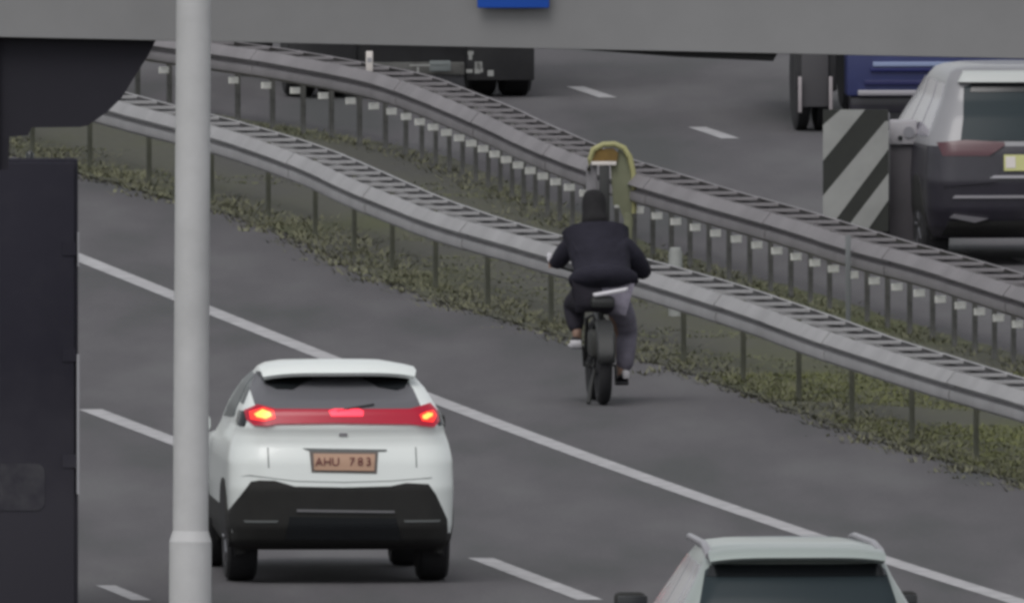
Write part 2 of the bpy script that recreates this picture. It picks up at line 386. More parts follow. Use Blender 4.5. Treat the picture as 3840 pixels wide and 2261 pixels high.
# narrow black strip under the beam, thin at its left end
zt = lambda x, d: gz(x) + d
mesh_obj('beam_black_strip', [(ru, .1, zt(ru, -.004)), (rv, .1, zt(rv, -.004)), (rv - .03, .1, zt(rv, -.058)), (ru + .7, .1, zt(ru + .7, -.042)),
    (ru, .3, zt(ru, -.004)), (rv, .3, zt(rv, -.004)), (rv - .03, .3, zt(rv, -.058)), (ru + .7, .3, zt(ru + .7, -.042))],
    [(0, 1, 2, 3), (7, 6, 5, 4), (0, 4, 5, 1), (1, 5, 6, 2), (2, 6, 7, 3), (3, 7, 4, 0)], M['under'], gant, smooth=0)
def gp(l, y=gy): return [(P(u, v, y).x, P(u, v, y).z) for u, v in l]
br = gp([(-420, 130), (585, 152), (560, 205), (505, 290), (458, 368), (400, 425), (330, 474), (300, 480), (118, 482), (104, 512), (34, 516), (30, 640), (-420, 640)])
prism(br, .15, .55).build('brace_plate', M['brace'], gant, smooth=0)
lx = P(-6, 0, gy).x
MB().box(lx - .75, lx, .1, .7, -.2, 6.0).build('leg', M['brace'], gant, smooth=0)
MB().box(16.3, 16.9, .1, .7, -.2, 6.0).build('leg', M['beam'], gant, smooth=0)
sg = empty('blue_sign', (P(1925, 0, gy).x, gy - .08, P(1925, 30, gy).z), 0, 'blue motorway sign fixed to the grey beam, only its lower edge in view', 'sign')
sw = (2060 - 1790) / 2 / 517.
MB().box(-sw, sw, -.012, .012, 0, 1.1, 0, .01).build('sign_face', M['blue'], sg)
MB().box(-sw * .7, -sw * .6, .012, .078, .1, 1.0).box(sw * .6, sw * .7, .012, .078, .1, 1.0).build('bracket', M['steel'], sg, smooth=0)

# ------------------------------------------------------------------ lamp post in front of everything
py = -40.0
base = P(713, 2261, py); top = P(726, 0, py); lean = (top.x - base.x) / (top.z - base.z)
lp = empty('lamp_post', (base.x - lean * base.z, py, 0), 0, 'tall pale grey round lamp post standing in front of the white car', 'lamp post')
n = 30; pts = []; rr = []
zs = P(713, 2015, py).z
MB().tube([(lean * z, 0, z) for z in (-.3, zs - .03)], .150, 40).build('base_section', M['pole'], lp)
MB().tube([(lean * (zs - .03), 0, zs - .029), (lean * (zs + .05), 0, zs + .05)], [.150, .1265], 40, cap=False).build('shoulder', M['pole'], lp)
MB().tube([(lean * z, 0, z) for z in (zs + .05, 3.5, 5.5, 8, 11)], [.126, .1255, .124, .112, .09], 40).build('shaft', M['pole'], lp)
MB().box(-.055, .055, -.156, -.10, .5, 1.2, 0, .01).build('access_door', M['pole'], lp)
MB().tube([(lean * 11, 0, 11), (lean * 11 + .3, .4, 11.6), (lean * 11 + .8, 1.3, 11.9)], .045, 12).build('arm', M['pole'], lp)
MB().box(.6 + lean * 11, 1.0 + lean * 11, 1.2, 2.0, 11.84, 11.98, 0, .03).build('lamp_head', M['pole'], lp)

# ------------------------------------------------------------------ cars
class Car:
    """levels: z, half width, rear y, front y, rear bow, corner radius"""
    def __init__(s, levels, name, loc, yaw, label, cat='car'):
        s.L = levels; s.root = empty(name, loc, yaw, label, cat)
    def at(s, z):
        L = s.L
        if z <= L[0][0]: return L[0][1:]
        for a, b in zip(L, L[1:]):
            if z <= b[0]:
                t = (z - a[0]) / (b[0] - a[0]); return [p + (q - p) * t for p, q in zip(a[1:], b[1:])]
        return L[-1][1:]
    def rear(s, x, z):
        w, yr, yf, bow, r = s.at(z); ax = min(abs(x), w * .9999); y = yr + bow * (ax / w) ** 2
        if ax > w - r: y += r * 1.0 * (1 - math.sqrt(max(0, 1 - ((ax - (w - r)) / r) ** 2)))
        return y
    def side(s, y, z):
        w, yr, yf, bow, r = s.at(z); t = max(0., min(1., (y - yr) / (yf - yr))); x = w * (1 - .13 * t ** 2)
        y0 = yr + bow + r
        if y < y0: x = w - r + r * math.sqrt(max(0, 1 - ((y0 - y) / r) ** 2))
        return x
    def build_body(s, mats, pick, zstep=.03):
        zs_ = [s.L[0][0]]
        for a, b in zip(s.L, s.L[1:]):
            k = max(1, int(round((b[0] - a[0]) / zstep)))
            zs_ += [a[0] + (b[0] - a[0]) * i / k for i in range(1, k + 1)]
        vs = []; fs = []; mi = []; N = None
        for z in zs_:
            w, yr, yf, bow, r = s.at(z); half = []
            for i in range(8): half.append(((w - r) * i / 8, None))
            ring = [((w - r) * i / 8, s.rear((w - r) * i / 8, z)) for i in range(8)]
            for i in range(7):
                q = math.pi / 2 * i / 6; ring.append((w - r + r * math.sin(q), yr + bow * ((w - r + r * math.sin(q)) / w) ** 2 + r * (1 - math.cos(q))))
            y0 = ring[-1][1]; rf = min(.45, w * .6, max(.05, (yf - yr) * .3))
            for i in range(1, 14):
                y = y0 + (yf - rf - y0) * i / 14; ring.append((s.side(max(y, yr + bow + r), z), y))
            wx = ring[-1][0]
            for i in range(7):
                q = math.pi / 2 * i / 6; ring.append((wx - rf + rf * math.cos(q), yf - rf + rf * math.sin(q) * .8))
            yy = ring[-1][1]
            for i in range(1, 6): ring.append(((wx - rf) * (1 - i / 5.), yy + .2 * rf * (i / 5.)))
            full = ring + [(-x, y) for x, y in reversed(ring[1:-1])]
            N = len(full); vs += [(x, y, z) for x, y in full]
        for j in range(len(zs_) - 1):
            for i in range(N):
                a, b = j * N + i, j * N + (i + 1) % N; fs.append((a, b, b + N, a + N))
                c = (Vector(vs[a]) + Vector(vs[b]) + Vector(vs[a + N]) + Vector(vs[b + N])) / 4; mi.append(pick(c))
        fs.append(tuple(range(N))); mi.append(0)
        k = (len(zs_) - 1) * N; hn = N // 2
        for i in range(hn): # cap the roof with strips across
            a, b = k + i, k + (i + 1); c, d = k + (N - i) % N, k + (N - i - 1) % N
            if len({a, b, c, d}) == 4: fs.append((a, b, d, c)); mi.append(pick(Vector((0, 1, 9))))
            elif len({a, b, c, d}) == 3: fs.append(tuple(dict.fromkeys((a, b, d, c)))); mi.append(pick(Vector((0, 1, 9))))
        return mesh_obj('body', vs, fs, mats, s.root, mi, smooth=42)
    def patch(s, poly, d, name, m, face='rear', parent=None, inner=.012, step=.024, mirror=False):
        if mirror: poly = [(-a, b) for a, b in poly]
        bm = bmesh.new(); v = [bm.verts.new((a, 0, b)) for a, b in poly]; bm.faces.new(v)
        xs = [p[0] for p in poly]; zz = [p[1] for p in poly]
        def cuts(lo, hi): 
            k = int((hi - lo) / step); return [lo + (hi - lo) * i / (k + 1) for i in range(1, k + 1)]
        for c in cuts(min(xs), max(xs)): bmesh.ops.bisect_plane(bm, geom=bm.verts[:] + bm.edges[:] + bm.faces[:], plane_co=(c, 0, 0), plane_no=(1, 0, 0))
        for c in cuts(min(zz), max(zz)): bmesh.ops.bisect_plane(bm, geom=bm.verts[:] + bm.edges[:] + bm.faces[:], plane_co=(0, 0, c), plane_no=(0, 0, 1))
        bm.verts.index_update(); bm.verts.ensure_lookup_table()
        base = [w.co.copy() for w in bm.verts]; n = len(base); vs = []
        def mp(c, dd):
            if face == 'rear': return (c.x, s.rear(c.x, c.z) - dd, c.z)
            if face == 'left': return (-(s.side(c.x, c.z) + dd), c.x, c.z)
            if face == 'right': return (s.side(c.x, c.z) + dd, c.x, c.z)
        vs = [mp(c, d) for c in base] + [mp(c, -inner) for c in base]
        fs = [[w.index for w in f.verts] for f in bm.faces]; fs2 = [[n + i for i in reversed(f)] for f in fs]
        ed = [(e.verts[0].index, e.verts[1].index) for e in bm.edges if len(e.link_faces) == 1]
        fs = fs + fs2 + [(a, b, n + b, n + a) for a, b in ed]; bm.free()
        return mesh_obj(name, vs, fs, m, parent or s.root, smooth=40)
    def wheels(s, xo, y_r, y_f, rad, wd):
        for y in (y_r, y_f):
            for sd in (-1, 1):
                w = empty('wheel', (sd * (xo - wd / 2), y, rad)); w.parent = s.root; h = wd / 2
                MB().lathe_x([(-h, rad * .66), (-h, rad * .9), (-h * .8, rad * .98), (-h * .3, rad), (h * .3, rad), (h * .8, rad * .98), (h, rad * .9), (h, rad * .66)], 0, 0, 0, 36).build('tyre', M['rubber'], w)
                m = MB().lathe_x([(sd * h * .3, rad * .655), (sd * h * 1.0, rad * .655), (sd * h * 1.0, rad * .6), (sd * h * .6, rad * .58), (sd * h * .6, .06), (sd * h * .9, .05)], 0, 0, 0, 30)
                for k in range(5):
                    q = 2 * math.pi * k / 5; c, sn = math.cos(q), math.sin(q)
                    m.tube([(sd * h * .75, .05 * c, .05 * sn), (sd * h * .85, rad * .6 * c, rad * .6 * sn)], [.035, .025], 6)
                m.build('rim', M['rim'], w)
def arc_poly(cy, cz, r, a0, a1, n=14): return [(cy + r * math.cos(R(a0 + (a1 - a0) * i / n)), cz + r * math.sin(R(a0 + (a1 - a0) * i / n))) for i in range(n + 1)]
def text_obj(body, size, loc, rot, m, parent, name='plate_text', ext=.002):
    cu = bpy.data.curves.new(name, 'FONT'); cu.body = body; cu.size = size; cu.extrude = ext; cu.align_x = 'CENTER'; cu.align_y = 'CENTER'
    t = bpy.data.objects.new(name, cu); COL.objects.link(t); dg = bpy.context.evaluated_depsgraph_get(); dg.update()
    me = bpy.data.meshes.new_from_object(t.evaluated_get(dg)); bpy.data.objects.remove(t)
    me.materials.clear(); me.materials.append(m)
    o = bpy.data.objects.new(name, me); COL.objects.link(o); o.parent = parent; o.location = loc; o.rotation_euler = rot; return o

# --- white hatchback with lit brake lights
cl = [(.26, .80, .30, 4.05, .06, .16), (.33, .845, .08, 4.25, .06, .2), (.45, .865, .02, 4.33, .06, .24), (.74, .875, .00, 4.34, .07, .26), (.95, .870, .03, 4.30, .08, .26),
      (1.02, .858, .05, 4.2, .09, .26), (1.08, .845, .07, 3.4, .10, .26), (1.16, .815, .075, 3.2, .10, .24), (1.22, .80, .06, 3.1, .10, .22), (1.33, .765, .10, 2.92, .10, .20), (1.40, .728, .17, 2.80, .10, .18),
      (1.50, .675, .42, 2.55, .08, .16), (1.59, .60, .66, 2.2, .06, .14), (1.63, .578, .78, 2.05, .05, .14), (1.66, .53, .86, 1.9, .05, .14), (1.682, .42, 1.0, 1.7, .04, .14)]
c1p = G(1290, 2192)
chr_ = Car(cl, 'white_hatchback', (c1p.x, c1p.y, 0), R(4.6), 'white hatchback with brake lights lit, in the lane right of the lamp post', 'car')
PX = lambda pts, cx=860.: [((a - cx) / 712., (1395 - b) / 712.) for a, b in pts]
chr_.build_body([M['white'], M['black']], lambda c: 1 if c.z < .40 or (c.z < .45 and c.y > .3) else 0)
# black lower bumper with its notched upper edge
b = chr_.patch(PX([(245, 1195), (232, 1000), (262, 950), (350, 826), (395, 818), (480, 820), (590, 852), (860, 858), (1120, 852), (1205, 835), (1330, 842), (1372, 900), (1440, 1040), (1450, 1195)]), .012, 'lower_bumper', M['black'])
chr_.patch(PX([(600, 978), (1140, 988), (1140, 1000), (600, 992)]), .022, 'bumper_trim', mat('dull_silver_line', (.17, .17, .18), .5), parent=b)
chr_.patch(PX([(560, 1020), (1150, 1028), (1180, 1150), (540, 1145)]), .020, 'diffuser', M['gloss_black'], parent=b)
for x0, x1 in ((310, 500), (1190, 1400)): chr_.patch(PX([(x0, 1040), (x1, 1040), (x1 - 8, 1052), (x0 + 8, 1052)]), .018, 'reflector', M['seam'], parent=b)
# rear window, its black corner pieces, and the light bar
gl = chr_.patch(PX([(378, 446), (352, 400), (345, 330), (385, 252), (1195, 252), (1240, 330), (1276, 446)], 832), .016, 'rear_window', M['glass'])
for pts in ([(378, 242), (664, 246), (672, 276), (620, 299), (560, 328), (470, 326), (412, 300)], [(962, 276), (975, 250), (1205, 246), (1212, 284), (1175, 324), (1130, 334), (1030, 318)]):
    chr_.patch(PX(pts, 818), .03, 'spoiler_fin', M['gloss_black'], inner=-.011)
lb = chr_.patch(PX([(300, 440), (372, 405), (470, 428), (1210, 430), (1330, 402), (1368, 440), (1378, 500), (1345, 532), (1215, 514), (800, 504), (475, 508), (420, 520), (345, 518), (310, 490)], 836), .022, 'light_bar', M['lens'])
chr_.patch(PX([(757, 438), (790, 428), (925, 428), (950, 440), (945, 468), (770, 468)], 836), .028, 'centre_brake_light', M['lens_mid'], parent=lb)
chr_.patch(PX([(325, 445), (400, 420), (455, 436), (462, 480), (400, 495), (330, 485)], 836), .027, 'brake_light', M['lens_red'], parent=lb)
chr_.patch(PX([(350, 456), (395, 430), (436, 446), (444, 466), (410, 482), (362, 472)], 836), .032, 'brake_light', M['lens_hot'], parent=lb)
chr_.patch(PX([(1262, 462), (1300, 446), (1345, 440), (1362, 470), (1340, 505), (1275, 496)], 836), .027, 'brake_light', M['lens_red'], parent=lb)
chr_.patch(PX([(1278, 468), (1310, 452), (1338, 456), (1336, 470), (1300, 488), (1280, 484)], 836), .032, 'brake_light', M['lens_hot'], parent=lb)
# dark outer ends of the bar, wrapping onto the side
chr_.patch([(.17, 1.21), (.55, 1.25), (.62, 1.33), (.22, 1.34)], .010, 'lamp_end', M['gloss_black'], 'left')
chr_.patch([(.17, 1.21), (.55, 1.25), (.62, 1.33), (.22, 1.34)], .010, 'lamp_end', M['gloss_black'], 'right')
# roof spoiler
sp = MB(); n = 16
for j, (yy, zz, hw) in enumerate([(.95, 1.688, .575), (.62, 1.692, .60), (.40, 1.672, .605), (.34, 1.625, .59), (.36, 1.60, .58), (.62, 1.60, .56)]):
    for i in range(n + 1):
        t = -1 + 2 * i / n; sp.v.append(Vector((hw * t, yy + .14 * t * t + .02, zz - .035 * t ** 4 + (.02 if j < 2 else 0) * (1 - t * t))))
for j in range(6):
    for i in range(n): a = j * (n + 1) + i; b2 = ((j + 1) % 6) * (n + 1) + i; sp.f.append((a, a + 1, b2 + 1, b2)); sp.m.append(0)
sp.f.append(tuple(j * (n + 1) for j in range(6))); sp.m.append(0); sp.f.append(tuple(j * (n + 1) + n for j in range(6))); sp.m.append(0)
sp.build('roof_spoiler', M['white'], chr_.root, smooth=50)
chr_.patch(PX([(800, 434), (1010, 400), (1012, 408), (804, 444)], 836), .028, 'rear_wiper', M['gloss_black'])
chr_.patch(PX([(840, 560), (880, 560), (884, 576), (836, 576)]), .010, 'badge', M['chrome'])
chr_.patch(PX([(300, 800), (340, 790), (600, 822), (860, 828), (1120, 822), (1350, 806), (1350, 810), (1120, 826), (860, 832), (600, 826), (340, 794)]), .002, 'boot_edge', M['seam'])
# boot lid seams, plate recess, number plate
for x in (445, 1262): chr_.patch(PX([(x - 3, 640), (x + 3, 640), (x + 5, 752), (x - 1, 752)]), .002, 'boot_seam', M['seam'])
chr_.patch(PX([(636, 643), (1100, 652), (1100, 661), (1046, 664), (680, 662)]), .006, 'plate_recess_edge', M['seam'])
rc = chr_.patch(PX([(672, 660), (1052, 664), (1042, 782), (682, 774)]), .006, 'plate_holder', mat('plate_surround', (.14, .12, .11), .7))
chr_.patch(PX([(694, 672), (1034, 676), (1028, 768), (696, 762)]), .014, 'number_plate', M['plate'], parent=rc)
for ci, ch in enumerate('AHU 783'):
    if ch != ' ': text_obj(ch, .092, ((ci - 3) * .064, chr_.rear(0, .95) - .02, .950), (R(90), 0, 0), M['plate_txt'], rc, 'plate_character')
for sd, fc in ((-1, 'left'), (1, 'right')):
    chr_.patch([(1.0, 1.27), (1.35, 1.25), (2.9, 1.20), (2.55, 1.42), (2.1, 1.58), (1.25, 1.58)], .006, 'side_window', M['glass_dark'], fc)
    chr_.patch([(.55, 1.38), (.95, 1.38), (1.15, 1.56), (.85, 1.58)], .006, 'quarter_window', M['glass_dark'], fc)
    for wy in (.82, 3.46):
        chr_.patch(arc_poly(wy, .36, .44, -18, 198), .014, 'wheel_arch', M['black'], fc)
        chr_.patch(arc_poly(wy, .36, .38, -25, 205), .018, 'wheel_well', M['rubber'], fc)
    chr_.patch([(1.25, .40), (3.05, .40), (3.05, .58), (1.25, .58)], .012, 'sill_cladding', M['black'], fc)
    mm = MB().box(min(sd * .84, sd * .99), max(sd * .84, sd * .99), 2.55, 2.72, 1.09, 1.21, 0, .03).build('mirror', M['white'] if sd < 0 else M['black'], chr_.root)
chr_.wheels(.862, .82, 3.46, .345, .235)

# --- generic five-door with roof rails for the other two
def suv(name, loc, yaw, label, paint, lower, zcut, opts, h=1.68, w=.93, g=1.0):
    k = h / 1.68
    lv = [(.24, w * .9, .30, 4.4, .05, .15), (.34, w * .95, .10, 4.55, .06, .2), (.50, w * .985, .02, 4.62, .06, .22), (.75, w, .0, 4.62, .07, .24), (1.0, w * .985, .03, 4.5, .08, .24),
          (1.08, w * .97, .06, 3.75, .08, .22), (1.16, w * .94, .10, 3.45, .09, .2), (1.30, w * .875 * (1 + g) / 2, .18, 3.2, .09, .18), (1.45, w * .80 * g, .30, 2.9, .08, .16), (1.56 * k, w * .745 * g, .40, 2.6, .07, .15), (1.63 * k, w * .70 * g, .47, 2.4, .06, .15), (1.66 * k, w * .64, .56, 2.2, .05, .15), (1.68 * k, w * .5, .75, 2.0, .04, .15)]
    c = Car(lv, name, loc, yaw, label)
    c.build_body([paint, lower], lambda q: 1 if q.z < zcut else 0)
    return c
# bottom: pale silver car with roof rails, only its upper part in the frame
c2 = G(3005, 2925)
sv = suv('silver_estate_car', (c2.x, c2.y, 0), R(5.0), 'pale silver car with roof rails, half out of frame at the bottom', M['silver'], M['black'], .38, None, w=.925, g=.955)
gz2 = sv.patch([(-.76, 1.10), (.76, 1.10), (.655, 1.50), (.60, 1.545), (-.60, 1.545), (-.655, 1.50)], .008, 'rear_window', M['glass_dark'])
sv.patch([(-.655, 1.46), (.655, 1.46), (.62, 1.54), (-.62, 1.54)], .016, 'window_top_band', M['gloss_black'], parent=gz2)
sv.patch([(-.18, 1.14), (.12, 1.14), (.10, 1.17), (-.16, 1.17)], .014, 'wiper', M['gloss_black'], parent=gz2)
sp = MB()
for j, (yy, zz, hw) in enumerate([(.62, 1.668, .58), (.42, 1.672, .63), (.24, 1.64, .645), (.20, 1.60, .635), (.24, 1.575, .62), (.5, 1.59, .60)]):
    for i in range(n + 1):
        t = -1 + 2 * i / n; sp.v.append(Vector((hw * t, yy + .08 * t * t, zz - .03 * t ** 4)))
for j in range(6):
    for i in range(n): a = j * (n + 1) + i; b2 = ((j + 1) % 6) * (n + 1) + i; sp.f.append((a, a + 1, b2 + 1, b2)); sp.m.append(0)
sp.f.append(tuple(j * (n + 1) for j in range(6))); sp.m.append(0); sp.f.append(tuple(j * (n + 1) + n for j in range(6))); sp.m.append(0)
sp.build('roof_spoiler', M['silver'], sv.root, smooth=50)
for sd, fc in ((-1, 'left'), (1, 'right')):
    MB().tube([(sd * .63, .46, 1.60), (sd * .625, .60, 1.63), (sd * .615, 1.0, 1.665), (sd * .60, 2.3, 1.665), (sd * .59, 2.5, 1.65)], [.025, .03, .03, .026, .02], 10).build('roof_rail', M['chrome'], sv.root)
    sv.patch([(.42, 1.13), (.72, 1.12), (1.0, 1.53), (.66, 1.535)], .006, 'quarter_window', M['glass_side'], fc)
    sv.patch([(.80, 1.12), (1.75, 1.10), (1.75, 1.54), (1.08, 1.54)], .006, 'side_window', M['glass_side'], fc)
    sv.patch([(1.82, 1.10), (3.2, 1.10), (2.75, 1.44), (2.45, 1.54), (1.82, 1.54)], .006, 'side_window', M['glass_side'], fc)
    for wy in (.86, 3.6):
        sv.patch(arc_poly(wy, .36, .43, -18, 198), .010, 'wheel_arch', M['black'], fc); sv.patch(arc_poly(wy, .36, .385, -25, 205), .014, 'wheel_well', M['rubber'], fc)
    sv.patch([(.55 * 1, .92), (.90, .92), (.875, 1.12), (.68, 1.12)], .016, 'tail_lamp', M['lens_off'], mirror=sd < 0)
    mm = MB().box(min(sd * .88, sd * 1.10), max(sd * .88, sd * 1.10), 2.72, 2.92, 1.08, 1.24, 0, .035).build('mirror', M['black'] , sv.root)
    MB().box(min(sd * .87, sd * 1.09), max(sd * .87, sd * 1.09), 2.700, 2.73, 1.07, 1.22, 0, .012).build('mirror_glass', M['gloss_black'], mm).location = (0, 0, 0)
sv.patch([(-.27, .78), (.27, .78), (.27, .90), (-.27, .90)], .014, 'number_plate', M['plate_w'])
sv.patch([(-.80, .30), (.80, .30), (.80, .55), (.6, .62), (-.6, .62), (-.80, .55)], .014, 'lower_bumper', M['black'])
sv.wheels(.885, .86, 3.6, .34, .225)

# upper right: silver car with dark lower body and yellow plate
c3 = G(3880, 1000)
tv = suv('silver_car', (c3.x, c3.y, 0), R(7.5), 'silver car with a dark lower half and yellow plate, cut off at the right edge', M['silver2'], M['darkbody'], 1.04, None, h=1.74)
PT = lambda pts: [((a - 3880) / 428. , (1000 - b) / 428. - .02) for a, b in pts]
tw = tv.patch([(-.64, 1.10), (.64, 1.10), (.60, 1.30), (.57, 1.56), (.5, 1.585), (-.5, 1.585), (-.57, 1.56), (-.60, 1.30)], .008, 'rear_window', M['glass_dark'])
tv.patch([(-.52, 1.52), (.52, 1.52), (.5, 1.59), (-.5, 1.59)], .014, 'window_top_band', M['gloss_black'], parent=tw)
tv.patch([(-.62, 1.605), (.62, 1.605), (.56, 1.70), (-.56, 1.70)], .07, 'roof_spoiler', mat('white_spoiler', (.44, .46, .45), .4), inner=0)
for sd, fc in ((-1, 'left'), (1, 'right')):
    tv.patch([(.80, .97), (.84, 1.085), (.6, 1.11), (.26, 1.09), (.26, 1.06), (.40, .97)], .016, 'tail_lamp', M['lens_off'], mirror=sd < 0)
    tv.patch([(.80, .70), (.84, .97), (.40, .97), (.30, .86), (.34, .74)], .012, 'dark_panel', M['darkbody'], mirror=sd < 0)
    tv.patch([(.52, .385), (.74, .43), (.70, .46), (.40, .42)], .03, 'bumper_fin', M['chrome'], mirror=sd < 0)
    tv.patch([(.42, 1.13), (1.0, 1.12), (1.15, 1.58), (.66, 1.585)], .006, 'quarter_window', M['glass_side'], fc)
    tv.patch([(1.1, 1.12), (1.9, 1.10), (1.9, 1.59), (1.22, 1.59)], .006, 'side_window', M['glass_side'], fc)
    tv.patch([(1.97, 1.10), (3.2, 1.10), (2.75, 1.46), (2.45, 1.59), (1.97, 1.59)], .006, 'side_window', M['glass_side'], fc)
    for wy in (.86, 3.6):
        tv.patch(arc_poly(wy, .36, .43, -18, 198), .010, 'wheel_arch', M['black'], fc)
    mm = MB().box(min(sd * .90, sd * 1.12), max(sd * .90, sd * 1.12), 2.72, 2.92, 1.10, 1.27, 0, .035).build('mirror', M['silver2'], tv.root)
pt = tv.patch([(-.27, .84), (.27, .84), (.27, .98), (-.27, .98)], .02, 'number_plate', M['plate_y'])
tv.patch([(-.255, .865), (-.17, .865), (-.17, .965), (-.255, .965)], .024, 'plate_end', M['plate_w'], parent=pt)
tv.patch([(-.40, .775), (.40, .775), (.36, .80), (-.36, .80)], .02, 'boot_handle_edge', M['chrome'])
tv.patch([(-.72, .60), (.72, .60), (.70, .625), (-.70, .625)], .012, 'bumper_crease', M['chrome'])
tv.patch([(-.78, .26), (.78, .26), (.75, .40), (-.75, .40)], .016, 'lower_bumper', M['black'])
tv.wheels(.91, .86, 3.6, .345, .235)

# ------------------------------------------------------------------ dark lorry at the left edge
ly = P(0, 0, 0).y; q = P(295, 2450, -12.0); SL = FPX / 468.
lz1 = P(0, 597, -12.0).z; lw = 1.22
lor = empty('dark_lorry', (q.x - lw, -12.0, 0), R(3.0), 'tall dark navy lorry seen from behind at the left edge', 'lorry')
bx = MB().box(-lw + .02, lw - .02, .16, 7.5, 1.0, lz1 - .50, 0, .05).build('cargo_box', M['lorry'], lor); MB().box(-lw, lw, .05, .16, .30, lz1, 0, .02).build('rear_frame', M['lorry'], lor)
for sd in (-1, 1):
    x0, x1 = sorted((sd * .01, sd * (lw - .03)))
    dr = MB().box(x0, x1, .0, .05, .33, lz1 - .03, 0, .012).build('rear_door', M['lorry'], lor)
    MB().tube([(sd * .08, -.004, .6), (sd * .08, -.004, 1.9)], .008, 8).build('locking_bar', M['lorry'], dr)
    for hz in (1.4, 2.2, 3.0): MB().box(*sorted((sd * (lw - .12), sd * (lw - .02))), -.008, .0, hz, hz + .1).build('hinge', M['lorry'], dr, smooth=0)
# faded print on the right-hand door
ex = lambda u: (u - 295) / SL + lw
ez = lambda v: P(0, v, -12.0).z
def rr_panel(x0, x1, z0, z1, r, y0, y1):
    o = []
    for cx, cz, a in ((x1 - r, z1 - r, 0), (x0 + r, z1 - r, 90), (x0 + r, z0 + r, 180), (x1 - r, z0 + r, 270)):
        for i in range(6): q_ = R(a + 18 * i); o.append((cx + r * math.cos(q_), cz + r * math.sin(q_)))
    return prism(o, y0, y1)
def rr_ring(x0, x1, z0, z1, r, t, y0, y1):
    def rr(x0, x1, z0, z1, r):
        o = []
        for cx, cz, a in ((x1 - r, z1 - r, 0), (x0 + r, z1 - r, 90), (x0 + r, z0 + r, 180), (x1 - r, z0 + r, 270)):
            for i in range(6): q_ = R(a + 18 * i); o.append((cx + r * math.cos(q_), cz + r * math.sin(q_)))
        return o
    A, B = rr(x0, x1, z0, z1, r), rr(x0 + t, x1 - t, z0 + t, z1 - t, max(.01, r - t)); n_ = len(A)
    vs = [(a, y0, b) for a, b in A] + [(a, y0, b) for a, b in B] + [(a, y1, b) for a, b in A] + [(a, y1, b) for a, b in B]; fs = []
    for i in range(n_):
        j = (i + 1) % n_; fs += [(i, j, n_ + j, n_ + i), (2 * n_ + i, 3 * n_ + i, 3 * n_ + j, 2 * n_ + j), (i, 2 * n_ + i, 2 * n_ + j, j), (n_ + i, n_ + j, 3 * n_ + j, 3 * n_ + i)]
    return MB().add(vs, fs)
pr_ = rr_panel(ex(-150), ex(168), ez(1915), ez(1738), .07, -.006, .0).build('emblem_panel', M['lorry_print'], lor)
MB().box(lw - .012, lw + .006, -.004, .03, 1.2, ez(1330)).build('corner_trim', M['trim'], lor, smooth=0)
MB().box(lw - .006, lw + .004, -.004, .03, ez(1000), ez(872)).build('corner_trim', M['trim'], lor, smooth=0)
m = MB(); xx, zz = ex(115), lz1 - .01
m.tube([(xx, .1, zz - .02), (xx, .1, zz + .045), (xx, .1, zz + .07)], [.035, .03, .01], 12).build('roof_marker_lamp', M['gloss_black'], lor)
MB().box(-lw, lw, .1, .25, .5, .62, 0, .01).build('underrun_bar', M['truck'], lor); MB().box(-.5, .5, .1, 7.4, .75, 1.0).build('chassis', M['truck'], lor, smooth=0)
for yy in (1.2, 5.9):
    for sd in (-1, 1):
        MB().lathe_x([(-.2, .3), (-.2, .46), (-.12, .5), (.12, .5), (.2, .46), (.2, .3)], sd * (lw - .25), yy, .5, 32).build('wheel', M['rubber'], lor)
for sd in (-1, 1): MB().box(*sorted((sd * .85, sd * 1.15)), .17, .2, .68, .82, 0, .01).build('tail_lamp', M['lens_off'], lor)
MB().box(-lw + .05, lw - .05, 7.6, 9.6, .6, 3.0, 0, .15).build('cab', M['lorry'], lor)

# ------------------------------------------------------------------ trucks on the far carriageway, their tops hidden by the beam
def twheel(parent, x, y, r=.5, wd=.3):
    return MB().lathe_x([(-wd / 2, r * .6), (-wd / 2, r * .92), (-wd * .38, r), (wd * .38, r), (wd / 2, r * .92), (wd / 2, r * .6)], x, y, r, 32).build('wheel', M['rubber'], parent)
qa = G(1555, 372); t1 = empty('flatbed_truck', (qa.x, qa.y, 0), R(5), 'black truck rear in the far lanes, mostly hidden by the beam', 'truck', 'trucks beyond the guardrails')
hw = 1.16
for sd in (-1, 1):
    twheel(t1, sd * (hw - .14), .9, .48, .28); twheel(t1, sd * (hw - .46), .9, .48, .26); twheel(t1, sd * (hw - .16), 6.3, .48, .3)
    MB().box(*sorted((sd * (hw - .64), sd * hw)), .32, .345, .16, .95, 0, .01).build('mud_flap', M['truck'], t1)
    MB().box(*sorted((sd * .62, sd * .98)), -.02, .02, .58, .70, 0, .01).build('tail_lamp', M['lens_off'], t1)
MB().box(-hw + .05, hw - .68, .1, .2, .22, .34, 0, .01).build('underrun_bar', M['post'], t1)
MB().box(-.85, .1, .04, .12, .205, .222).build('underrun_edge', M['chrome'], t1, smooth=0)
MB().box(-hw + .02, .62, .36, .5, .22, .95, 0, .02).build('axle_cover', M['truck'], t1)
MB().box(-.42, .42, .15, 7.2, .7, 1.0).build('chassis', M['truck'], t1, smooth=0)
MB().box(-hw, hw, 0, 7.4, 1.0, 1.25, 0, .03).build('load_bed', M['truck'], t1); MB().box(-hw, hw, 1.5, 7.3, 1.25, 3.4, 0, .05).build('cargo_box', M['truck'], t1)
MB().box(.14, .34, -.02, .01, .26, .36, 0, .008).build('hanging_plate', mat('grubby_plate', (.16, .18, .18), .7), t1)
MB().box(.02, .04, -.02, .0, .15, .30).box(-.05, .32, -.02, .0, .31, .325).build('bracket', M['board_w'], t1, smooth=0)
m = MB()
random.seed(11)
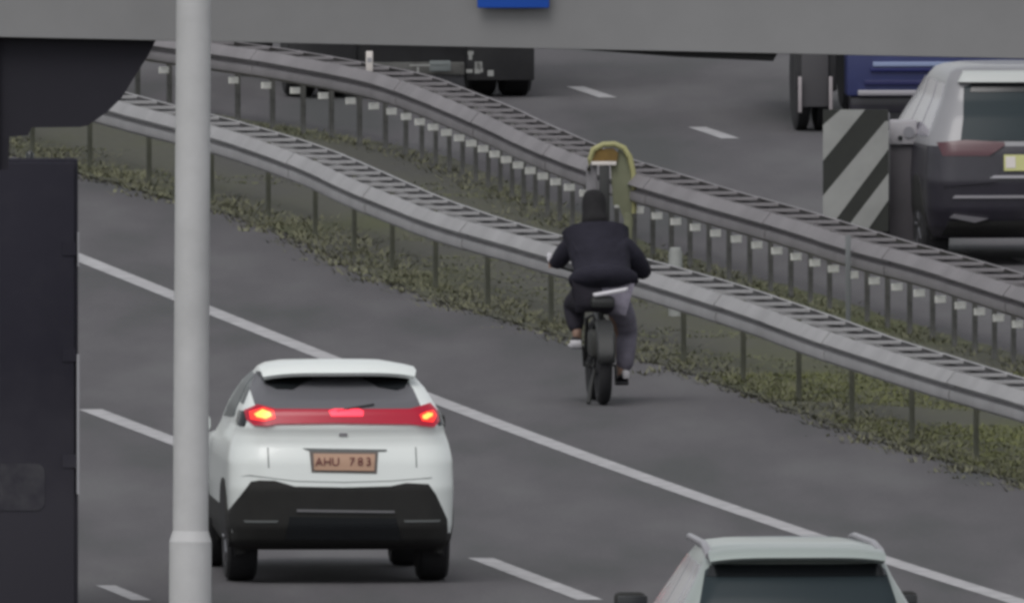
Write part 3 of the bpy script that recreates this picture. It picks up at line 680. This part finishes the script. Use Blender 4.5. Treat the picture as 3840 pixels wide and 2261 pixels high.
for i in range(9):
    px = -(1555 - 1740 - 90 * random.random()) / 398.
    pz = (372 - 205 - 85 * random.random()) / 398.
    m.box(px, px + .03 + .04 * random.random(), -.045, -.02, pz, pz + .03 + .04 * random.random())
m.build('torn_strap', M['board_w'], t1, smooth=0)['kind'] = 'stuff'
qb = G(3430, 500); t2 = empty('blue_truck', (qb.x, qb.y, 0), R(5), 'dark blue truck rear glimpsed between the beam and the silver car', 'truck', 'trucks beyond the guardrails')
S2 = FPX / (qb.y - CY); bxx = lambda u: (u - 3430) / S2; bz = lambda v: (500 - v) / S2
hw = 1.10
MB().box(bxx(2995), bxx(3150), .32, .5, .38, 1.1, 0, .02).build('chassis_end', M['truck'], t2)
for (u0, u1) in ((3008, 3058), (3084, 3134)): MB().lathe_x([(-(u1 - u0) / 2 / S2, .3), (-(u1 - u0) / 2 / S2, .46), (-(u1 - u0) / 2.6 / S2, .5), ((u1 - u0) / 2.6 / S2, .5), ((u1 - u0) / 2 / S2, .46), ((u1 - u0) / 2 / S2, .3)], bxx((u0 + u1) / 2), .9, .5, 32).build('wheel', M['rubber'], t2)
twheel(t2, hw - .14, .9); twheel(t2, hw - .3, 5.8); twheel(t2, .0, 5.8)
MB().box(bxx(3014), bxx(3116), .28, .31, bz(405), .95, 0, .01).build('mud_flap', mat('grey_mud_flap', (.065, .063, .068), .8), t2)
for u, v0, v1 in ((3000, 290, 425), (3116, 290, 440)): MB().box(bxx(u), bxx(u + 13), .22, .25, bz(v1), bz(v0), 0, .005).build('flap_edge', mat('pale_flap_edge', (.33, .30, .31), .6), t2)
MB().box(bxx(3175), hw, .0, .3, bz(362), 1.05, 0, .03).build('rear_panel', M['bluebody'], t2)
MB().box(bxx(3272), hw, -.03, .0, bz(250), bz(232), 0, .005).build('pale_strip', M['bluelight'], t2)
MB().box(bxx(3262), hw, -.03, .0, bz(268), bz(254), 0, .004).build('dark_strip', mat('deep_blue_strip', (.006, .01, .09), .5), t2)
MB().box(bxx(3240), hw, -.03, .0, bz(318), bz(300), 0, .004).build('lower_dark_strip', mat('deep_blue_line', (.012, .014, .08), .5), t2)
MB().box(bxx(3215), hw, -.05, .0, bz(358), bz(338), 0, .006).build('bumper_bar', M['chrome'], t2)
MB().box(bxx(3190), hw, .05, .25, bz(425), bz(364), 0, .01).build('lower_panel', M['darkbody'], t2)
MB().box(-.4, .4, .3, 7, .7, 1.0).build('chassis', M['truck'], t2, smooth=0); MB().box(-hw, hw, .31, 7.2, 1.06, 3.2, 0, .04).build('cargo_box', M['bluebody'], t2)

# ------------------------------------------------------------------ striped marker board behind the far guardrail
by = G(3230, 985).y; SB = FPX / (by - CY)
qx = lambda u: P(u, 0, by).x; qz = lambda v: P(0, v, by).z
bd = empty('striped_board', (0, by, 0), 0, 'large board with slanting dark and pale stripes behind the guardrail', 'marker board')
xl, xr, zb, zt_ = qx(3086), qx(3332), qz(868), qz(412)
MB().box(xl, xr, 0, .04, zb, zt_).build('backing', M['board_b'], bd, smooth=0)
def clip(poly, x0, x1, z0, z1):
    for (ax, lim, keep) in ((0, x0, 1), (0, x1, -1), (1, z0, 1), (1, z1, -1)):
        out = []
        for i, a in enumerate(poly):
            b_ = poly[(i + 1) % len(poly)]; ia = keep * (a[ax] - lim) >= 0; ib = keep * (b_[ax] - lim) >= 0
            if ia: out.append(a)
            if ia != ib: t = (lim - a[ax]) / (b_[ax] - a[ax]); out.append(tuple(a[k] + (b_[k] - a[k]) * t for k in (0, 1)))
        poly = out
        if not poly: return None
    return poly
for p in ([(3060, 640), (3270, 400), (3180, 380), (3000, 590)], [(3040, 880), (3340, 560), (3345, 440), (3040, 765)], [(3155, 890), (3345, 700), (3345, 615), (3070, 905)]):
    pass
stripes = [[(3086, 605), (3250, 405), (3160, 405), (3086, 470)], [(3086, 840), (3086, 735), (3320, 455), (3332, 455), (3332, 560), (3115, 850)], [(3165, 868), (3332, 650), (3332, 750), (3250, 868)]]
for p in stripes:
    c = clip([(qx(u), qz(v)) for u, v in p], xl, xr, zb, zt_)
    prism(c, -.006, .0).build('stripe', M['board_w'], bd, smooth=0)
MB().box(xl + .05, xl + .10, .04, .09, 0, zt_ - .1).build('post', M['post'], bd, smooth=0); MB().box(xr - .10, xr - .05, .04, .09, 0, zt_ - .1).build('post', M['post'], bd, smooth=0)
cb = empty('roadside_cabinet', (qx(3385), by + .25, 0), 0, 'slim grey cabinet with a white box on top, right of the striped board', 'cabinet')
cx = qx(3385); z1_ = qz(548)
MB().box(-.11, .10, 0, .2, 0, z1_, 0, .01).build('cabinet_body', mat('cabinet_grey', (.075, .07, .078), .8, noise=.15, scale=3), cb)
MB().box(-.115, .13, -.04, .18, z1_ + .002, qz(455), 0, .02).build('white_box', mat('off_white_box', (.36, .35, .37), .6), cb)
MB().tube([(-.02, -.05, qz(522)), (-.02, -.035, qz(522))], .022, 14).build('dark_knob', M['gloss_black'], cb)
MB().tube([(.055, -.055, qz(500)), (.055, -.04, qz(500))], .05, 18).build('round_lens', mat('grey_lens', (.22, .22, .24), .3), cb)
MB().box(-.03, .13, -.03, .12, .08, .13, 0, .01).build('foot_plate', M['chrome'], cb)
# thin sign post leaning on the rail, and the white marker on the rail farther back
pp = G(3225, 1180, 0); fy = by - 9
fp = far_top
ty = G(3222, 905, .75).y
tp = tag(MB().box(-.022, .022, -.02, .02, 0, .80, 0, .004).build('rail_marker_post', mat('post_grey', (.14, .15, .155), .7), None, loc=(XF(ty) - .13, ty, 0)), 'thin grey post against the farther guardrail, below the striped board', 'post')
my = G(1388, 250, .75).y
mk = empty('white_marker', (XF(my) + .2, my, .70), 0, 'small white marker standing on the farther guardrail near the top', 'marker post')
MB().box(-.032, .032, -.02, .02, 0, .19, 0, .008).build('marker_body', M['plate_w'], mk); MB().box(-.02, .02, -.026, -.02, .09, .13).build('reflector', M['trim'], mk, smooth=0)
wy_ = G(2533, 1185).y; wp = G(2533, 1190)
wp = tag(MB().tube([(0, 0, 0), (0, 0, .55), (0, 0, .60)], [.062, .06, .045], 16).build('short_bollard', mat('pale_bollard', (.26, .27, .26), .7, noise=.2, scale=5), None, loc=(wp.x, wp.y, 0)), 'short pale bollard between the guardrails, right of the cyclist', 'bollard')

# ------------------------------------------------------------------ yellow hooded arch beyond the cyclist
hp = G(2285, 975); ho = empty('yellow_arch', (hp.x, hp.y, 0), 0, 'faded yellow rounded arch with an orange panel rising behind the cyclist', 'call post')
SH = FPX / (hp.y - CY); hx = lambda u: (u - P(0, 0, hp.y).x * 0 - (hp.x * FPX / (hp.y - CY) + 1920)) / SH; hz_ = lambda v: P(0, v, hp.y).z
arc = [(2208, 640), (2212, 600), (2225, 562), (2262, 543), (2305, 541), (2340, 556), (2362, 590), (2374, 640), (2380, 720), (2378, 800)]
MB().tube([(hx(u), 0, hz_(v)) for u, v in arc], [.018, .022, .026, .026, .026, .026, .026, .024, .022, .02], 12).build('arch_rim', M['yellow'], ho)
prism([(hx(u), hz_(v)) for u, v in [(2215, 600), (2235, 562), (2300, 556), (2318, 575), (2315, 604), (2215, 606)]], .0, .05).build('panel', M['orange'], ho, smooth=0)
MB().box(hx(2218), hx(2312), -.03, .06, hz_(620), hz_(606), 0, .006).build('shelf_edge', M['plate_w'], ho)
prism([(hx(u), hz_(v)) for u, v in [(2290, 625), (2322, 560), (2366, 600), (2378, 700), (2374, 850), (2368, 885), (2345, 840), (2320, 770), (2300, 770)]], .03, .12).build('side_panel', M['palegreen'], ho, smooth=0)
MB().box(hx(2198), hx(2240), .02, .1, 0, hz_(622), 0, .01).build('left_leg', mat('grey_leg', (.16, .155, .165), .7, noise=.15, scale=5), ho)
MB().box(hx(2247), hx(2286), -.02, .05, 0, hz_(622), 0, .01).build('stem', M['bike'], ho)
MB().box(hx(2340), hx(2372), .02, .1, 0, hz_(800), 0, .01).build('right_leg', M['palegreen'], ho)

# ------------------------------------------------------------------ the cyclist and the bicycle
bp_ = G(2262, 1518); bk = empty('bicycle', (bp_.x, bp_.y, 0), R(4), 'black fat tyred bicycle ridden away along the hard shoulder', 'bicycle')
def tyre(parent, cy, r, w_, x=0.0):
    wh = empty('wheel', (x, cy, r)); wh.parent = parent; m = MB(); N1, N2 = 40, 12; rc_ = r - w_ / 2
    for i in range(N1):
        a = 2 * math.pi * i / N1
        for j in range(N2):
            b = 2 * math.pi * j / N2; rr_ = rc_ + w_ / 2 * math.cos(b); m.v.append(Vector((w_ / 2 * math.sin(b), rr_ * math.cos(a), rr_ * math.sin(a))))
    for i in range(N1):
        for j in range(N2): m.f.append((i * N2 + j, i * N2 + (j + 1) % N2, ((i + 1) % N1) * N2 + (j + 1) % N2, ((i + 1) % N1) * N2 + j)); m.m.append(0)
    m.build('tyre', M['rubber'], wh)
    k = MB().lathe_x([(-.03, rc_ - .02), (-.03, rc_ - w_ * .4), (.03, rc_ - w_ * .4), (.03, rc_ - .02)], 0, 0, 0, 36); k.f = k.f[:-2]; k.m = k.m[:-2]
    k.build('rim', M['bike'], wh)
    h_ = MB().lathe_x([(-.06, .03), (-.05, .07), (.05, .07), (.06, .03)], 0, 0, 0, 20); h_.build('hub', M['truck'], wh)
    s_ = MB()
    for i in range(14): a = 2 * math.pi * i / 14; s_.tube([(.03 * (-1) ** i, .06 * math.cos(a), .06 * math.sin(a)), (0, (rc_ - w_ * .4) * math.cos(a), (rc_ - w_ * .4) * math.sin(a))], .0025, 4)
    s_.build('spokes', M['steel'], wh)
tyre(bk, .0, .33, .115); tyre(bk, 1.08, .33, .11)
m = MB()                                                             # rear mudguard
for i in range(13):
    a = R(-25 + 15 * i + 30)
    for t in (-.075, -.06, .06, .075):
        rr_ = .375 - (.03 if abs(t) > .07 else 0); m.v.append(Vector((t, -rr_ * math.cos(a) * 1.0, .33 + rr_ * math.sin(a))))
for i in range(12):
    for j in range(3): a = i * 4 + j; m.f.append((a, a + 1, a + 5, a + 4)); m.m.append(0)
mg = m.build('mudguard', M['bike'], bk); sm = mg.modifiers.new('solid', 'SOLIDIFY'); sm.thickness = .008
MB().tube([(0, .38, .30), (0, .22, .78)], .022, 12).tube([(0, .40, .32), (0, .86, .55), (0, .90, .80)], .028, 12).tube([(0, .27, .66), (0, .90, .74)], .024, 12).tube([(.075, 0, .33), (.06, .36, .31)], .013, 8).tube([(-.075, 0, .33), (-.06, .36, .31)], .013, 8).tube([(.075, 0, .33), (.03, .24, .68)], .012, 8).tube([(-.075, 0, .33), (-.03, .24, .68)], .012, 8).build('frame', M['bike'], bk)
MB().tube([(.07, 1.08, .33), (.07, .95, .68), (0, .93, .72), (-.07, .95, .68), (-.07, 1.08, .33)], .017, 10).tube([(0, .94, .70), (0, .90, .86), (0, .88, .98)], .02, 10).build('fork', M['bike'], bk)
MB().tube([(-.36, .80, 1.13), (-.2, .88, 1.08), (0, .90, 1.00), (.2, .88, 1.05), (.35, .80, 1.08)], .014, 10).build('handlebar', M['bike'], bk)
MB().box(-.10, .10, .0, .36, .80, .90, 0, .035).build('saddle', M['bike'], bk)
MB().box(-.115, .095, -.17, .28, .40, .62, 0, .035).build('rear_box', mat('black_rear_box', (.026, .027, .025), .7), bk)
MB().tube([(0, .42, .31), (.13, .42, .31), (.14, .47, .17)], .012, 8).build('crank', M['bike'], bk); MB().tube([(0, .42, .31), (-.13, .42, .31), (-.14, .37, .46)], .012, 8).build('crank', M['bike'], bk)
MB().box(.13, .24, .42, .52, .145, .165, 0, .005).build('pedal', M['bike'], bk); MB().box(-.24, -.13, .32, .42, .455, .475, 0, .005).build('pedal', M['bike'], bk)
MB().tube([(-.06, .06, .30), (-.10, .03, .16), (-.125, -.02, .015)], [.02, .018, .022], 10).build('kickstand', M['bike'], bk)
MB().box(-.04, .04, -.19, -.17, .50, .55, 0, .005).build('rear_reflector', M['lens_off'], bk)

def skin(name, nodes, edges, mats, parent, root=0, sub=2, pick=None):
    me = bpy.data.meshes.new(name + '_skel'); me.from_pydata([n_[0] for n_ in nodes], edges, [])
    o = bpy.data.objects.new(name + '_skel', me); COL.objects.link(o)
    md = o.modifiers.new('skin', 'SKIN'); md.use_smooth_shade = True; md.branch_smoothing = .6
    if not me.skin_vertices: me.attributes  # layer is created with the modifier
    for i, n_ in enumerate(nodes):
        r_ = n_[1] if isinstance(n_[1], tuple) else (n_[1], n_[1]); me.skin_vertices[0].data[i].radius = r_; me.skin_vertices[0].data[i].use_root = (i == root)
    sb = o.modifiers.new('sub', 'SUBSURF'); sb.levels = sub; sb.render_levels = sub
    dg = bpy.context.evaluated_depsgraph_get(); dg.update(); m2 = bpy.data.meshes.new_from_object(o.evaluated_get(dg)); m2.name = name
    bpy.data.objects.remove(o); m2.materials.clear()
    for k in (mats if isinstance(mats, list) else [mats]): m2.materials.append(k)
    for p in m2.polygons:
        p.use_smooth = True
        if pick: p.material_index = pick(p.center)
    r = bpy.data.objects.new(name, m2); COL.objects.link(r); r.parent = parent; return r
pe = empty('person', (bp_.x, bp_.y, 0), R(4), 'person in a dark navy jacket and grey trousers riding a bicycle away from the camera', 'person')
body = [((0, .22, .93), .11), ((0, .29, 1.10), .11), ((0, .40, 1.28), .14), ((-.02, .49, 1.42), .12), ((-.03, .55, 1.51), .055), ((-.035, .61, 1.61), .075), ((-.035, .62, 1.70), .085), ((-.035, .62, 1.76), .06),
        ((-.19, .46, 1.40), .065), ((-.32, .62, 1.19), .042), ((-.365, .80, 1.14), .028), ((-.355, .86, 1.13), .032),
        ((.17, .46, 1.38), .065), ((.36, .60, 1.13), .042), ((.355, .78, 1.09), .028), ((.345, .84, 1.085), .032),
        ((-.11, .26, .90), .095), ((-.19, .66, .84), .062), ((-.185, .42, .56), .04), ((-.185, .46, .51), .035), ((-.185, .56, .49), .028),
        ((.11, .26, .88), .095), ((.19, .56, .55), .062), ((.185, .44, .24), .04), ((.185, .46, .20), .036), ((.185, .58, .185), .028), ((-.035, .715, 1.66), .014)]
skin('body', body, [(0, 1), (1, 2), (2, 3), (3, 4), (4, 5), (5, 6), (6, 7), (3, 8), (8, 9), (9, 10), (10, 11), (3, 12), (12, 13), (13, 14), (14, 15), (0, 16), (16, 17), (17, 18), (18, 19), (19, 20), (0, 21), (21, 22), (22, 23), (23, 24), (24, 25), (6, 26)], M['skin'], pe, 0)
for sd, hx_, hy_, hz2 in ((-1, -.355, .86, 1.13), (1, .345, .84, 1.085)):     # four fingers and a thumb closed round each grip
    nodes = [((hx_, hy_ - .02, hz2 + .012), .022)]; ed = []
    for k in range(4):
        ox = (k - 1.5) * .019; b = len(nodes)
        nodes += [((hx_ + ox, hy_ + .012, hz2 + .022), .0095), ((hx_ + ox, hy_ + .035, hz2 + .004), .009), ((hx_ + ox, hy_ + .028, hz2 - .022 + .003 * k), .008), ((hx_ + ox, hy_ + .004, hz2 - .03), .007)]; ed += [(0, b), (b, b + 1), (b + 1, b + 2), (b + 2, b + 3)]
    b = len(nodes); nodes += [((hx_ - sd * .035, hy_ - .012, hz2 + .0), .010), ((hx_ - sd * .045, hy_ + .006, hz2 - .02), .008)]; ed += [(0, b), (b, b + 1)]
    skin('hand', nodes, ed, M['skin'], pe, 0, 1)
jk = skin('jacket', [((.02, .17, .95), (.31, .17)), ((.015, .23, 1.06), (.32, .18)), ((-.0, .36, 1.22), (.30, .18)), ((-.02, .46, 1.36), (.235, .15)), ((-.03, .53, 1.47), (.14, .10)),
     ((-.20, .44, 1.345), .11), ((-.275, .52, 1.24), .09), ((-.315, .62, 1.155), .07), ((-.335, .76, 1.16), .048),
     ((.18, .44, 1.32), .11), ((.285, .50, 1.19), .10), ((.36, .60, 1.07), .078), ((.36, .74, 1.08), .05)],
     [(0, 1), (1, 2), (2, 3), (3, 4), (3, 5), (5, 6), (6, 7), (7, 8), (3, 9), (9, 10), (10, 11), (11, 12)], M['jacket'], pe, 2); jk.scale = (1.05, 1, 1)
skin('hood', [((-.03, .50, 1.44), .15), ((-.035, .545, 1.54), .105), ((-.035, .585, 1.64), .115), ((-.035, .605, 1.72), .10), ((-.035, .61, 1.765), .055)], [(0, 1), (1, 2), (2, 3), (3, 4)], M['hood'], pe, 0)
skin('trousers', [((0, .20, .92), (.19, .14)), ((-.13, .28, .90), .13), ((-.20, .60, .80), .11), ((-.20, .52, .70), .085), ((-.19, .43, .58), .066),
     ((.12, .28, .87), .118), ((.20, .42, .72), .11), ((.235, .555, .56), .098), ((.225, .48, .40), .085), ((.20, .44, .25), .074)],
     [(0, 1), (1, 2), (2, 3), (3, 4), (0, 5), (5, 6), (6, 7), (7, 8), (8, 9)], [M['trousers'], M['trousers_d']], pe, 0, pick=lambda c: 1 if c.x < .05 else 0)  # left leg and hip dark, right leg grey
# white hem under the jacket
m = MB()
for i in range(13):
    x = -.085 + .29 * i / 12
    for dz in (0, 1): m.v.append(Vector((x, -.02 + .45 * (x - .05) ** 2, .925 + .05 * i / 12 - (.022 if i in (0, 12) else .035) * dz)))
for i in range(12): m.f.append((2 * i, 2 * i + 1, 2 * i + 3, 2 * i + 2)); m.m.append(0)
hm = m.build('white_hem', M['shirt'], pe); sm = hm.modifiers.new('solid', 'SOLIDIFY'); sm.thickness = .015
for x, y, z, lab in ((-.20, .40, .475, 'L'), (.19, .42, .168, 'R')):
    sh = skin('shoe', [((x, y - .02, z + .05), .045), ((x, y - .04, z + .03), .04), ((x, y + .08, z + .03), .042), ((x, y + .19, z + .02), .036)], [(0, 1), (0, 2), (2, 3)], M['shoe'], pe, 0)
    MB().box(x - .048, x + .048, y - .085, y + .22, z - .014, z + .012, 0, .01).build('sole', M['shoe_w'] if lab == 'L' else M['shoe'], sh)
    if lab == 'R': MB().box(x - .005, x + .052, y - .09, y + .02, z + .03, z + .105, 0, .02).build('heel_patch', M['shoe_w'], sh).rotation_euler = (0, 0, 0)
    else: MB().box(x - .052, x + .045, y - .095, y - .05, z - .0, z + .05, 0, .012).build('heel_patch', M['shoe_w'], sh)
MB().box(-.415, -.375, .70, .74, 1.16, 1.235, 0, .012).build('glove_cuff', M['shirt'], pe)
MB().box(.335, .405, .72, .80, 1.13, 1.165, 0, .012).build('glove_cuff', M['shirt'], pe)
